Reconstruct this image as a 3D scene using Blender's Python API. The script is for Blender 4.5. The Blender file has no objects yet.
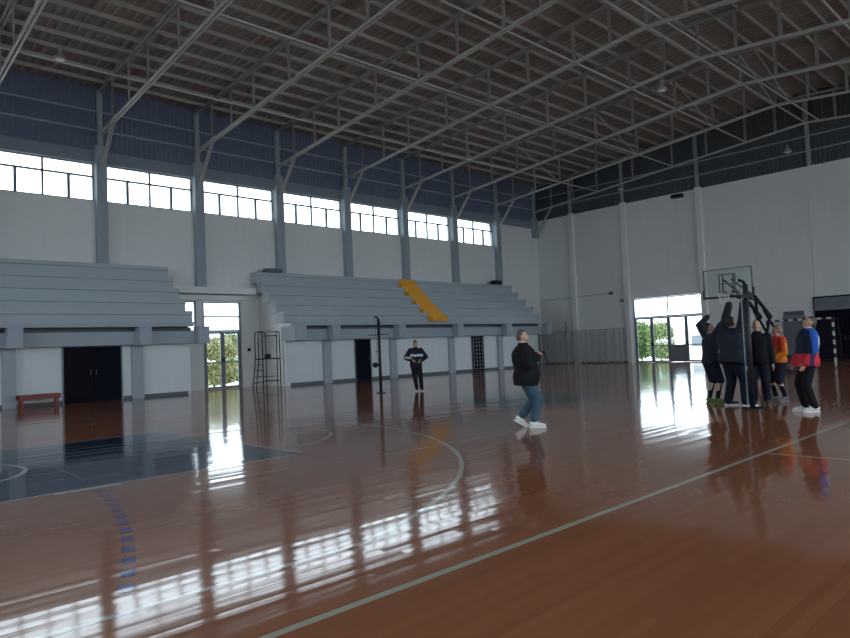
import bpy, bmesh, math, random
from mathutils import Vector, Matrix, noise
random.seed(7)
PI = math.pi
S = bpy.context.scene
COL = S.collection
V = Vector

# ------------------------------------------------------------------ camera
def cam_basis(yaw, pitch, roll):
    F = V((-math.sin(yaw)*math.cos(pitch), math.cos(yaw)*math.cos(pitch), math.sin(pitch)))
    r = F.cross(V((0, 0, 1))).normalized(); u = r.cross(F)
    return r*math.cos(roll)+u*math.sin(roll), -r*math.sin(roll)+u*math.cos(roll), F
CR, CU, CF = cam_basis(0.80891, 0.043816, -0.042186)
cd = bpy.data.cameras.new('camera'); cam = bpy.data.objects.new('camera', cd); COL.objects.link(cam)
M4 = Matrix((CR, CU, -CF)).transposed().to_4x4(); M4.translation = V((0, 0, 1.3976))
cam.matrix_world = M4
cd.sensor_fit = 'HORIZONTAL'; cd.sensor_width = 36; cd.lens = 36*668.267/850
cd.clip_start = .05; cd.clip_end = 400
S.camera = cam

# ------------------------------------------------------------------ world (overcast sky), exposure
W = bpy.data.worlds.new('sky'); S.world = W; W.use_nodes = True
nt = W.node_tree; nt.nodes.clear()
wo = nt.nodes.new('ShaderNodeOutputWorld'); bg = nt.nodes.new('ShaderNodeBackground')
tc = nt.nodes.new('ShaderNodeTexCoord'); sp = nt.nodes.new('ShaderNodeSeparateXYZ')
rp = nt.nodes.new('ShaderNodeValToRGB')
nt.links.new(tc.outputs['Generated'], sp.inputs[0]); nt.links.new(sp.outputs['Z'], rp.inputs[0])
rp.color_ramp.elements[0].position = 0.0; rp.color_ramp.elements[0].color = (.60, .70, .80, 1)
rp.color_ramp.elements[1].position = 0.6; rp.color_ramp.elements[1].color = (.82, .92, 1, 1)
nt.links.new(rp.outputs[0], bg.inputs[0]); bg.inputs[1].default_value = 1.0
nt.links.new(bg.outputs[0], wo.inputs[0])
S.view_settings.view_transform = 'Standard'; S.view_settings.look = 'None'
S.view_settings.gamma = 1; S.view_settings.use_curve_mapping = False
S.view_settings.exposure = 2.85
try:
    S.cycles.max_bounces = 10; S.cycles.diffuse_bounces = 6; S.cycles.transparent_max_bounces = 12
    S.cycles.use_denoising = True
    S.cycles.sample_clamp_indirect = 6
except Exception:
    pass

# hall dimensions
XL, XF, XR = -27.6, -25.5, 6.54        # window wall, stand front wall, right wall
YN, YF = -10.4, 37.3                   # near end wall, far end wall
XC, YC = -10.53, 13.445                # centre of the court
def chord_z(x): return 11.88-.091*abs(x-XC)
def roof_z(x): return 13.48-.073*abs(x-XC)
TR = [8.9+4*k for k in range(-4, 8)]

def portal(name, x, y, z, w, h, rz):
    l = bpy.data.lights.new(name, 'AREA'); l.shape = 'RECTANGLE'; l.size = w; l.size_y = h
    l.cycles.is_portal = True
    o = bpy.data.objects.new(name, l); COL.objects.link(o)
    o.location = (x, y, z); o.rotation_euler = (PI/2, 0, rz)
for k in range(len(TR)-1):
    ym = (TR[k]+TR[k+1])/2
    portal('window_portal', XL-.25, ym, 8.475, 3.6, 1.5, PI/2*-1)
    if k < 3: portal('window_portal', (-21.5, -13.5, -5.5)[k], YN-.25, 5.0, 6, 5.2, 0)
    portal('window_portal', XR+.25, ym, 8.475, 3.6, 1.5, PI/2)
    portal('window_portal', XR+.25, ym, 4.5, 3.6, 4.2, PI/2)

# ------------------------------------------------------------------ materials
MATS = {}
def mat(name, col, rough=.6, metal=0, noise_amt=.06, scale=6, coat=0, bump=0, spec=.5):
    if name in MATS: return MATS[name]
    m = bpy.data.materials.new(name); m.use_nodes = True; t = m.node_tree; b = t.nodes['Principled BSDF']
    b.inputs['Roughness'].default_value = rough; b.inputs['Metallic'].default_value = metal
    b.inputs['Specular IOR Level'].default_value = spec
    b.inputs['Coat Weight'].default_value = coat
    tcn = t.nodes.new('ShaderNodeTexCoord'); n = t.nodes.new('ShaderNodeTexNoise')
    n.inputs['Scale'].default_value = scale; n.inputs['Detail'].default_value = 4
    t.links.new(tcn.outputs['Object'], n.inputs['Vector'])
    mx = t.nodes.new('ShaderNodeMix'); mx.data_type = 'RGBA'
    a = 1-noise_amt; c = 1+noise_amt
    mx.inputs['A'].default_value = (col[0]*a, col[1]*a, col[2]*a, 1)
    mx.inputs['B'].default_value = (min(1, col[0]*c), min(1, col[1]*c), min(1, col[2]*c), 1)
    t.links.new(n.outputs['Fac'], mx.inputs['Factor']); t.links.new(mx.outputs['Result'], b.inputs['Base Color'])
    if bump:
        bp = t.nodes.new('ShaderNodeBump'); bp.inputs['Strength'].default_value = bump; bp.inputs['Distance'].default_value = .01
        t.links.new(n.outputs['Fac'], bp.inputs['Height']); t.links.new(bp.outputs[0], b.inputs['Normal'])
    MATS[name] = m; return m

def wall_mat(name, col, rough=.8):
    m = bpy.data.materials.new(name); m.use_nodes = True; t = m.node_tree; b = t.nodes['Principled BSDF']
    b.inputs['Roughness'].default_value = rough
    g = t.nodes.new('ShaderNodeNewGeometry')
    n = t.nodes.new('ShaderNodeTexNoise'); n.inputs['Scale'].default_value = .6; n.inputs['Detail'].default_value = 6
    n2 = t.nodes.new('ShaderNodeTexNoise'); n2.inputs['Scale'].default_value = 3.0
    mp = t.nodes.new('ShaderNodeMapping'); mp.inputs['Scale'].default_value = (2, 2, .15)
    t.links.new(g.outputs['Position'], n.inputs['Vector']); t.links.new(g.outputs['Position'], mp.inputs[0]); t.links.new(mp.outputs[0], n2.inputs['Vector'])
    ad = t.nodes.new('ShaderNodeMath'); ad.operation = 'ADD'
    t.links.new(n.outputs['Fac'], ad.inputs[0]); t.links.new(n2.outputs['Fac'], ad.inputs[1])
    mr = t.nodes.new('ShaderNodeMapRange'); mr.inputs['From Min'].default_value = .7; mr.inputs['From Max'].default_value = 1.3
    t.links.new(ad.outputs[0], mr.inputs['Value'])
    mx = t.nodes.new('ShaderNodeMix'); mx.data_type = 'RGBA'
    mx.inputs['A'].default_value = (col[0]*.955, col[1]*.955, col[2]*.95, 1); mx.inputs['B'].default_value = (*col, 1)
    t.links.new(mr.outputs[0], mx.inputs['Factor']); t.links.new(mx.outputs['Result'], b.inputs['Base Color'])
    MATS[name] = m; return m

def floor_mat(name, cols, mixw=1.0):
    """varnished strip wood running along Y; cols = two board tones; every strip leans by a hair"""
    m = bpy.data.materials.new(name); m.use_nodes = True; t = m.node_tree; b = t.nodes['Principled BSDF']
    L = t.links.new
    g = t.nodes.new('ShaderNodeNewGeometry'); s = t.nodes.new('ShaderNodeSeparateXYZ'); L(g.outputs['Position'], s.inputs[0])
    def math_(op, a, bb=None, c=None):
        n = t.nodes.new('ShaderNodeMath'); n.operation = op
        for i, v in enumerate((a, bb, c)):
            if v is None: continue
            if isinstance(v, (int, float)): n.inputs[i].default_value = v
            else: L(v, n.inputs[i])
        return n.outputs[0]
    row = math_('FLOOR', math_('DIVIDE', s.outputs['X'], .07))
    w1 = t.nodes.new('ShaderNodeTexWhiteNoise'); w1.noise_dimensions = '1D'; L(row, w1.inputs['W'])
    yy = math_('ADD', math_('DIVIDE', s.outputs['Y'], 2.6), math_('MULTIPLY', w1.outputs['Value'], 17.0))
    brd = math_('FLOOR', yy)
    cb = t.nodes.new('ShaderNodeCombineXYZ'); L(row, cb.inputs[0]); L(brd, cb.inputs[1])
    w2 = t.nodes.new('ShaderNodeTexWhiteNoise'); w2.noise_dimensions = '2D'; L(cb.outputs[0], w2.inputs['Vector'])
    # grain
    mp = t.nodes.new('ShaderNodeMapping'); mp.inputs['Scale'].default_value = (40, 2.2, 1); L(g.outputs['Position'], mp.inputs[0])
    gn = t.nodes.new('ShaderNodeTexNoise'); gn.inputs['Scale'].default_value = 1; gn.inputs['Detail'].default_value = 3; L(mp.outputs[0], gn.inputs['Vector'])
    fac = math_('ADD', math_('MULTIPLY', w2.outputs['Value'], .6), math_('MULTIPLY', gn.outputs['Fac'], .4))
    mx = t.nodes.new('ShaderNodeMix'); mx.data_type = 'RGBA'
    mx.inputs['A'].default_value = (*cols[0], 1); mx.inputs['B'].default_value = (*cols[1], 1)
    L(fac, mx.inputs['Factor']); L(mx.outputs['Result'], b.inputs['Base Color'])
    # each strip tilted a little (two random slopes), plus long shallow waves
    n1 = t.nodes.new('ShaderNodeTexWhiteNoise'); n1.noise_dimensions = '3D'
    cb2 = t.nodes.new('ShaderNodeCombineXYZ'); L(row, cb2.inputs[0]); L(brd, cb2.inputs[1]); cb2.inputs[2].default_value = 5
    L(cb2.outputs[0], n1.inputs['Vector'])
    tilt = t.nodes.new('ShaderNodeVectorMath'); tilt.operation = 'SUBTRACT'; L(n1.outputs['Color'], tilt.inputs[0]); tilt.inputs[1].default_value = (.5, .5, .5)
    sc = t.nodes.new('ShaderNodeVectorMath'); sc.operation = 'MULTIPLY'; L(tilt.outputs[0], sc.inputs[0]); sc.inputs[1].default_value = (.024, .004, 0)
    wn = t.nodes.new('ShaderNodeTexNoise'); wn.inputs['Scale'].default_value = 1
    mp2 = t.nodes.new('ShaderNodeMapping'); mp2.inputs['Scale'].default_value = (26, .9, 1); L(g.outputs['Position'], mp2.inputs[0]); L(mp2.outputs[0], wn.inputs['Vector'])
    wt = t.nodes.new('ShaderNodeVectorMath'); wt.operation = 'SUBTRACT'; L(wn.outputs['Color'], wt.inputs[0]); wt.inputs[1].default_value = (.5, .5, .5)
    ws = t.nodes.new('ShaderNodeVectorMath'); ws.operation = 'MULTIPLY'; L(wt.outputs[0], ws.inputs[0]); ws.inputs[1].default_value = (.034, .006, 0)
    ad = t.nodes.new('ShaderNodeVectorMath'); ad.operation = 'ADD'; L(sc.outputs[0], ad.inputs[0]); L(ws.outputs[0], ad.inputs[1])
    ad2 = t.nodes.new('ShaderNodeVectorMath'); ad2.operation = 'ADD'; L(ad.outputs[0], ad2.inputs[0]); L(g.outputs['Normal'], ad2.inputs[1])
    nn = t.nodes.new('ShaderNodeVectorMath'); nn.operation = 'NORMALIZE'; L(ad2.outputs[0], nn.inputs[0])
    L(nn.outputs[0], b.inputs['Normal'])
    b.inputs['Roughness'].default_value = .085
    b.inputs['Specular IOR Level'].default_value = .38
    MATS[name] = m; return m

def glass_mat():
    m = bpy.data.materials.new('window_glass'); m.use_nodes = True; t = m.node_tree; t.nodes.clear()
    o = t.nodes.new('ShaderNodeOutputMaterial'); mix = t.nodes.new('ShaderNodeMixShader')
    tr = t.nodes.new('ShaderNodeBsdfTransparent'); gl = t.nodes.new('ShaderNodeBsdfGlossy'); fr = t.nodes.new('ShaderNodeFresnel')
    fr.inputs[0].default_value = 1.3; gl.inputs['Roughness'].default_value = .03; tr.inputs[0].default_value = (.95, .97, .97, 1)
    t.links.new(fr.outputs[0], mix.inputs[0]); t.links.new(tr.outputs[0], mix.inputs[1]); t.links.new(gl.outputs[0], mix.inputs[2]); t.links.new(mix.outputs[0], o.inputs[0])
    MATS['glass'] = m; return m
GLASS = glass_mat()
M_WALL = wall_mat('white_plaster', (.72, .73, .72))
M_WALL2 = wall_mat('white_panel_paint', (.70, .73, .76))
M_CONC = wall_mat('grey_painted_concrete', (.36, .41, .46))
M_TIER = wall_mat('grey_step_paint', (.40, .45, .49))
M_COLM = wall_mat('grey_column_paint', (.30, .35, .39))
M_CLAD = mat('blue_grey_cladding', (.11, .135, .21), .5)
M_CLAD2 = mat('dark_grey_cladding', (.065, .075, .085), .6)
M_DECK = mat('brown_roof_deck', (.25, .21, .19), .7)
M_WEB = mat('web_steel_paint', (.27, .26, .25), .6)
M_STEEL = mat('grey_steel_paint', (.46, .45, .44), .5)
M_PURL = mat('purlin_steel_paint', (.32, .295, .275), .55)
M_BAND = wall_mat('blue_grey_band_paint', (.20, .23, .29))
M_FRAME = mat('grey_window_frame', (.16, .19, .22), .5)
M_DARK = mat('dark_navy_door', (.007, .008, .018), .9, spec=.1)
M_DARK2 = mat('dark_brown_door', (.010, .008, .014), .9, spec=.1)
M_BLACK = mat('black_metal', (.009, .010, .013), .55, spec=.3)
M_BLKPAD = mat('black_padding', (.012, .012, .016), .6)
M_ORANGE = mat('orange_step_paint', (.80, .36, .02), .6)
M_RED = mat('red_bench_wood', (.20, .028, .022), .5)
M_WHITE = mat('white_paint', (.75, .75, .75), .5)
M_GREYD = mat('mid_grey_door', (.17, .19, .22), .6)
M_NET = mat('net_cord', (.42, .44, .46), .8)
M_BASE = mat('grey_baseboard', (.10, .12, .14), .6)
F_WOOD = floor_mat('varnished_strip_floor', ((.25, .088, .040), (.32, .120, .056)))
F_BLUE = floor_mat('blue_key_paint', ((.010, .022, .055), (.014, .030, .068)))
F_TEAL = floor_mat('teal_circle_paint', ((.005, .036, .036), (.006, .044, .042)))
F_WHITE = floor_mat('white_line_paint', ((.40, .37, .32), (.46, .43, .37)))
F_GREEN = floor_mat('pale_green_line_paint', ((.36, .36, .28), (.42, .42, .33)))
F_PURP = floor_mat('violet_dash_paint', ((.05, .04, .18), (.07, .055, .22)))
F_RED = floor_mat('dark_red_line_paint', ((.16, .02, .02), (.2, .03, .03)))

F_FAINT = floor_mat('worn_line_paint', ((.10, .12, .15), (.14, .16, .19)))

# ------------------------------------------------------------------ mesh helpers
def link(o, parent=None):
    COL.objects.link(o)
    if parent is not None: o.parent = parent
    return o
def tag(o, label=None, cat=None, group=None, kind=None):
    if label: o['label'] = label
    if cat: o['category'] = cat
    if group: o['group'] = group
    if kind: o['kind'] = kind
    return o
def thing(name, label, cat, loc=(0, 0, 0), rz=0, group=None, parent=None):
    o = bpy.data.objects.new(name, None); o.empty_display_size = .2
    o.location = loc; o.rotation_euler = (0, 0, rz)
    return tag(link(o, parent), label, cat, group)
def clone(root, label=None, loc=None, rz=None, group=None):
    r = root.copy(); COL.objects.link(r)
    if loc is not None: r.location = loc
    if rz is not None: r.rotation_euler = (0, 0, rz)
    if label: r['label'] = label
    for c in root.children:
        d = c.copy(); COL.objects.link(d); d.parent = r
        for e in c.children:
            f = e.copy(); COL.objects.link(f); f.parent = d
    return r

class MB:
    def __init__(self): self.bm = bmesh.new(); self.mi = 0
    def face(self, vs):
        try:
            f = self.bm.faces.new(vs); f.material_index = self.mi; return f
        except ValueError: return None
    def box(self, x0, x1, y0, y1, z0, z1):
        v = [self.bm.verts.new((x, y, z)) for z in (z0, z1) for y in (y0, y1) for x in (x0, x1)]
        for q in ((0, 2, 3, 1), (4, 5, 7, 6), (0, 1, 5, 4), (2, 6, 7, 3), (0, 4, 6, 2), (1, 3, 7, 5)):
            self.face([v[i] for i in q])
        return self
    def bar(self, a, b, w, h, up=(0, 0, 1)):
        a, b = V(a), V(b); d = (b-a).normalized(); u = V(up)
        if abs(d.dot(u)) > .98: u = V((1, 0, 0))
        s = d.cross(u).normalized(); u = s.cross(d)
        v = [self.bm.verts.new(p+s*(w/2*i)+u*(h/2*j)) for p in (a, b) for i, j in ((-1, -1), (1, -1), (1, 1), (-1, 1))]
        for q in ((3, 2, 1, 0), (4, 5, 6, 7), (0, 1, 5, 4), (1, 2, 6, 5), (2, 3, 7, 6), (3, 0, 4, 7)):
            self.face([v[i] for i in q])
        return self
    def loft(self, rings, xref=(1, 0, 0), n=16, fixed=None):
        """rings = [(centre, rx, ry)]; cross-sections stand square to the path"""
        P = [V(r[0]) for r in rings]; prev = None
        for i, (c, rx, ry) in enumerate(rings):
            d = (P[min(i+1, len(P)-1)]-P[max(i-1, 0)])
            d = d.normalized() if d.length > 1e-9 else V((0, 0, 1))
            if fixed is not None: d = V(fixed)
            x = V(xref)-d*V(xref).dot(d)
            if x.length < 1e-4: x = V((0, 1, 0))-d*d.y
            x.normalize(); y = d.cross(x)
            ring = [self.bm.verts.new(P[i]+x*(rx*math.cos(2*PI*k/n))+y*(ry*math.sin(2*PI*k/n))) for k in range(n)]
            if prev:
                for k in range(n): self.face([prev[k], prev[(k+1) % n], ring[(k+1) % n], ring[k]])
            else: self.face(ring[::-1])
            prev = ring
        self.face(prev)
        return self
    def tube(self, pts, r, n=8):
        if not hasattr(r, '__len__'): r = [r]*len(pts)
        return self.loft([(p, q, q) for p, q in zip(pts, r)], (.31, .95, .05), n)
    def cap(self, a, b, ra, rb, n=12, flat=1.0, xref=(1, 0, 0)):
        """tapered limb with rounded ends"""
        a, b = V(a), V(b); d = (b-a); L = d.length; d.normalize(); R = []
        for t in (-.98, -.8, -.45, 0): q = math.sqrt(1-t*t); R.append((a+d*(ra*t), ra*q, ra*q*flat))
        for t in (0, .45, .8, .98): q = math.sqrt(1-t*t); R.append((b+d*(rb*t), rb*q, rb*q*flat))
        return self.loft(R, xref, n, fixed=d)
    def ell(self, c, r, mtx=None, sub=2):
        g = bmesh.ops.create_icosphere(self.bm, subdivisions=sub, radius=1)
        m = Matrix.Translation(V(c)) @ (mtx.to_4x4() if mtx else Matrix.Identity(4)) @ Matrix.Diagonal((*r, 1))
        for v in g['verts']: v.co = m @ v.co
        for f in {f for v in g['verts'] for f in v.link_faces}: f.material_index = self.mi
        return self
    def poly(self, pts):
        self.face([self.bm.verts.new(p) for p in pts]); return self
    def prism(self, pts, a, b, axis=1):
        """outline (two coordinates) pushed along an axis from a to b"""
        def mk(q, s):
            l = [0, 0, 0]; l[axis] = s; o = [i for i in range(3) if i != axis]; l[o[0]], l[o[1]] = q; return self.bm.verts.new(l)
        A = [mk(q, a) for q in pts]; B = [mk(q, b) for q in pts]; n = len(pts)
        self.face(A[::-1]); self.face(B)
        for i in range(n): self.face([A[i], A[(i+1) % n], B[(i+1) % n], B[i]])
        return self
    def mesh(self, name):
        bmesh.ops.recalc_face_normals(self.bm, faces=self.bm.faces)
        me = bpy.data.meshes.new(name); self.bm.to_mesh(me); self.bm.free(); return me
    def build(self, name, m, parent=None, smooth=False, bevel=0):
        me = self.mesh(name)
        for q in (m if isinstance(m, (list, tuple)) else [m]): me.materials.append(q)
        if smooth: me.polygons.foreach_set('use_smooth', [True]*len(me.polygons))
        o = link(bpy.data.objects.new(name, me), parent)
        if bevel:
            bv = o.modifiers.new('bevel', 'BEVEL'); bv.width = bevel; bv.segments = 2; bv.limit_method = 'ANGLE'
        return o
def st(name, mb, m, parent=None, bevel=0, label=None):
    o = mb.build(name, m, parent, bevel=bevel)
    if parent is None: o['kind'] = 'structure'
    if label: o['label'] = label
    return o
def remesh(mb, name, m, parent, voxel=.01, smooth=2, mats=None):
    me = mb.mesh(name+'_src'); tmp = bpy.data.objects.new('tmp', me); COL.objects.link(tmp)
    r = tmp.modifiers.new('r', 'REMESH'); r.mode = 'VOXEL'; r.voxel_size = voxel; r.use_smooth_shade = True
    if smooth:
        s = tmp.modifiers.new('s', 'SMOOTH'); s.iterations = smooth; s.factor = .5
    dg = bpy.context.evaluated_depsgraph_get()
    new = bpy.data.meshes.new_from_object(tmp.evaluated_get(dg)); new.name = name
    bpy.data.objects.remove(tmp); bpy.data.meshes.remove(me)
    new.materials.clear(); new.materials.append(m)
    new.polygons.foreach_set('use_smooth', [True]*len(new.polygons))
    return link(bpy.data.objects.new(name, new), parent)

# ------------------------------------------------------------------ floor with court markings
fl = MB(); fl.mi = 0
fl.box(XL-.3, XR+.3, YN-.3, YF+.3, -.2, 0)
def mark(pts, w, mi, z=.001):
    """painted stripe along a polyline on the floor"""
    fl.mi = mi; pts = [V((p[0], p[1], 0)) for p in pts]; L_, R_ = [], []
    for i, p in enumerate(pts):
        d = (pts[min(i+1, len(pts)-1)]-pts[max(i-1, 0)]).normalized(); s = V((-d.y, d.x, 0))*(w/2)
        L_.append(fl.bm.verts.new(p+s+V((0, 0, z)))); R_.append(fl.bm.verts.new(p-s+V((0, 0, z))))
    for i in range(len(pts)-1): fl.face([R_[i], R_[i+1], L_[i+1], L_[i]])
def arc(cx, cy, r, a0, a1, n=64): return [(cx+r*math.cos(a0+(a1-a0)*k/n), cy+r*math.sin(a0+(a1-a0)*k/n)) for k in range(n+1)]
def area(pts, mi, z=.0006):
    fl.mi = mi; fl.poly([(x, y, z) for x, y in pts])
Y0, Y1 = YC-14, YC+14
for sgn, yb in ((1, Y0), (-1, Y1)):
    yft = yb+sgn*5.8; hy = yb+sgn*1.575
    area([(XC-2.45, yb), (XC+2.45, yb), (XC+2.45, yft), (XC-2.45, yft)], 1)
    mark([(XC-2.45, yb), (XC-2.45, yft), ], .05, 2); mark([(XC+2.45, yb), (XC+2.45, yft)], .05, 2); mark([(XC-2.45, yft), (XC+2.45, yft)], .05, 2, .0013)
    mark(arc(XC, yft, 1.8, 0, sgn*PI), .05, 2)
    mark(arc(XC, hy, 1.3, 0, sgn*PI, 40), .06, 2, .0016)
    q = math.acos(6.6/6.9)
    mark([(XC+6.6, yb)]+arc(XC, hy, 6.9, sgn*q, sgn*(PI-q))+[(XC-6.6, yb)], .055, 2)
area(arc(XC, YC, 1.8, 0, 2*PI)[:-1], 4)
mark(arc(XC, YC, 1.82, 0, 2*PI), .05, 2, .0012)
for x in (XC-7.5, XC+7.5): mark([(x, YN+1), (x, YF-1)], .06, 3)
for y in (Y0, Y1): mark([(XC-7.5, y), (XC+7.5, y)], .05, 2)
mark([(XC+7.5, 8.3), (XR-.5, 8.3)], .05, 2)
mark([(XC+2.5, 2.05), (XC+2.5, 2.75)], .13, 2, .0018)
dx = lambda x: 2.6-.0367*(x+9.8)**2
mark([(x/10, dx(x/10)) for x in range(-140, -83, 3)], .035, 7, .0011)
x = -8.0
x = -7.9
while x < -4.4:
    mark([(x, dx(x)), (x+.15, dx(x+.15))], .09, 5, .0016); x += .29
x = -13.6
while x < -8.3:
    x += 1
mark([(-9.6, 5.1), (-7.0, 5.2)], .05, 6); mark([(-6.9, 5.6), (-6.9, 11.0)], .03, 2, .0009)
floor = fl.build('floor', [F_WOOD, F_BLUE, F_WHITE, F_GREEN, F_TEAL, F_PURP, F_RED, F_FAINT]); floor['kind'] = 'structure'

# ------------------------------------------------------------------ walls
w = MB()
z1, z2 = 7.72, 9.22
w.box(XL-.3, XL, YN-.3, 12.2, 0, z1); w.box(XL-.3, XL, 12.2, 12.72, 0, 2.6); w.box(XL-.3, XL, 14.85, YF+.3, 0, z1); w.box(XL-.3, XL, 12.2, 14.85, 3.85, z1)
w.box(XL-.3, XL, 12.72, 13.02, 0, 3.85)
w.box(XL-.3, XL, YN-.3, YF+.3, z2, 9.78)
w.box(XL-.3, XL, 32.9+.2, YF+.3, z1, z2)
for y in TR[:-1]: w.box(XL-.3, XL, y-.2, y+.2, z1, z2)
st('wall_left', w, M_WALL)
w = MB()
w.box(XR, XR+.3, YN-.3, YF+.3, 0, 2.4); w.box(XR, XR+.3, YN-.3, YF+.3, 6.6, z1); w.box(XR, XR+.3, YN-.3, YF+.3, z2, 9.78)
for y in TR: w.box(XR, XR+.3, y-.2, y+.2, 2.4, 6.6)
w.box(XR, XR+.3, YN-.3, TR[0], 2.4, 6.6)
for y in TR: w.box(XR, XR+.3, y-.2, y+.2, z1, z2)
w.box(XR, XR+.3, YN-.3, TR[0], z1, z2)
st('wall_right', w, M_WALL)
ADDED_NW = ((-24.5, -18.5), (-16.5, -10.5), (-8.5, -2.5))  # openings added in the unseen near wall for extra daylight
w = MB(); w.box(XL-.3, XR+.3, YN-.3, YN, 0, 2.4); w.box(XL-.3, XR+.3, YN-.3, YN, 7.6, 14)
e_ = [XL-.3]+[q for p_ in ADDED_NW for q in p_]+[XR+.3]
for i in range(0, len(e_), 2): w.box(e_[i], e_[i+1], YN-.3, YN, 2.4, 7.6)
st('wall_near', w, M_WALL)
w = MB()
w.box(XL-.3, -20.72, YF, YF+.3, 0, 9.83); w.box(-16.33, XR+.3, YF, YF+.3, 0, 9.83); w.box(-20.72, -16.33, YF, YF+.3, 3.86, 9.83)
st('wall_far', w, M_WALL)
# ribbed cladding above the masonry, left, right and far
def rib_strip(mb, a, b, za, zb, nrm, pitch=.2, dep=.035):
    """vertical ribbed sheet from a to b (xy), bottom za, top given by function zb(x)"""
    a, b = V((*a, 0)), V((*b, 0)); L_ = (b-a).length; d = (b-a)/L_; nn = V((*nrm, 0)); prof = []
    k = 0
    while k*pitch < L_:
        for f, o in ((0, 0), (.35, 0), (.5, 1), (.85, 1)): prof.append(((k+f)*pitch, o*dep))
        k += 1
    prev = None
    for s, o in prof:
        p = a+d*min(s, L_)+nn*o
        q = (mb.bm.verts.new((p.x, p.y, za)), mb.bm.verts.new((p.x, p.y, zb(p.x))))
        if prev: mb.face([prev[0], q[0], q[1], prev[1]])
        prev = q
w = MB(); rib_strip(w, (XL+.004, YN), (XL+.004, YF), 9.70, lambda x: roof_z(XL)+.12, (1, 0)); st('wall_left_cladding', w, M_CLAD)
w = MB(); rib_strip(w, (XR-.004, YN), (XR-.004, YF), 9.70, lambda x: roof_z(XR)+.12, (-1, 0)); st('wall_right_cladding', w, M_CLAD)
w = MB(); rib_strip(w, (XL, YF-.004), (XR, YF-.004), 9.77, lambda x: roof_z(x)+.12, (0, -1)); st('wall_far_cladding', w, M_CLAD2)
# ribbed roof deck
rf = MB(); prev = None; y = YN-.2
while y < YF+.3:
    for f, o in ((0, 0), (.12, 0), (.16, .05), (.26, .05)):
        row = [rf.bm.verts.new((x, y+f, roof_z(x)+.03+o)) for x in (XL-.4, XC, XR+.4)]
        if prev:
            for i in range(2): rf.face([prev[i], prev[i+1], row[i+1], row[i]])
        prev = row
    y += .3
rf_o = st('ceiling', rf, M_DECK)
so = rf_o.modifiers.new('thickness', 'SOLIDIFY'); so.thickness = -.02

w = MB(); w.box(XL+.001, XL+.05, YN, YF, z2+.02, 9.72); st('trim_4', w, M_BAND)
# windows between the columns
wn = 0
def clere(x, y0, y1, s, n):
    o = thing('window_%d' % n, None, None, (x, (y0+y1)/2, z1)); o['kind'] = 'structure'
    h = (y1-y0)/2; H_ = z2-z1; zt = H_*.65; t = .05
    f = MB(); f.box(-.06, .06, -h, h, 0, t); f.box(-.06, .06, -h, h, H_-t, H_); f.box(-.06, .06, -h, -h+t, 0, H_); f.box(-.06, .06, h-t, h, 0, H_)
    f.build('window_frame', M_FRAME, o)
    f = MB(); f.box(-.05, .05, -h+t, h-t, zt-.035, zt+.035); f.build('transom', M_FRAME, o)
    f = MB(); f.box(-.05, .05, -.035, .035, t, H_-t); f.build('mullion', M_FRAME, o)
    for q in (-h/2, h/2):
        f = MB(); f.box(-.05, .05, q-.05, q+.05, t, zt-.025); f.build('mullion', M_FRAME, o)
    e = [-h+t, -h/2, 0, h/2, h-t]
    for i in range(4):
        f = MB(); f.box(-.004, .004, e[i]+.03, e[i+1]-.03, t, zt-.02); f.build('pane', GLASS, o)
    for a, b in ((-h+t, -.03), (.03, h-t)):
        f = MB(); f.box(-.004, .004, a, b, zt+.02, H_-t); f.build('pane', GLASS, o)
    return o
base_l = clere(XL-.12, TR[0]+.2, TR[1]-.2, 1, 1)
for k in range(1, len(TR)-2):
    c = clone(base_l, None, (XL-.12, (TR[k]+TR[k+1])/2, z1)); c.name = 'window_%d' % (k+1)
for k in range(len(TR)-1):
    c = clone(base_l, None, (XR+.12, (TR[k]+TR[k+1])/2, z1)); c.name = 'window_%d' % (k+20)

added_glazing = thing('window_60', None, None, (XR+.12, 0, 2.4)); added_glazing['kind'] = 'structure'  # unseen glazing added below the right clerestory to bring in more daylight
f = MB(); h = 1.8; f.box(-.06, .06, -h, h, 0, .06); f.box(-.06, .06, -h, h, 4.14, 4.2); f.box(-.06, .06, -h, -h+.06, .06, 4.14); f.box(-.06, .06, h-.06, h, .06, 4.14)
f.box(-.05, .05, -h+.06, h-.06, 2.05, 2.11); f.box(-.05, .05, -.6, -.54, .06, 4.14); f.box(-.05, .05, .54, .6, .06, 4.14); f.build('window_frame', M_FRAME, added_glazing)
f = MB(); f.box(-.004, .004, -h+.06, h-.06, .06, 4.14); f.build('pane', GLASS, added_glazing)
for k in range(len(TR)-1):
    if k == 0: added_glazing.location.y = (TR[0]+TR[1])/2
    else:
        c = clone(added_glazing, None, (XR+.12, (TR[k]+TR[k+1])/2, 2.4)); c.name = 'window_%d' % (k+60)  # further bays of the added right-hand glazing

for k, (a, b) in enumerate(ADDED_NW):
    o = thing('window_%d' % (80+k), None, None, ((a+b)/2, YN-.12, 2.4)); o['kind'] = 'structure'  # invented glazing behind the camera, there to brighten the far wall
    f = MB(); f.box(-3, 3, -.05, .05, 0, .06); f.box(-3, 3, -.05, .05, 5.14, 5.2)
    for q in (-2.97, -1.5, 0, 1.5, 2.97): f.box(q-.03, q+.03, -.05, .05, .06, 5.14)
    f.build('window_frame', M_FRAME, o)
    f = MB(); f.box(-2.94, 2.94, -.004, .004, .06, 5.14); f.build('pane', GLASS, o)
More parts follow.
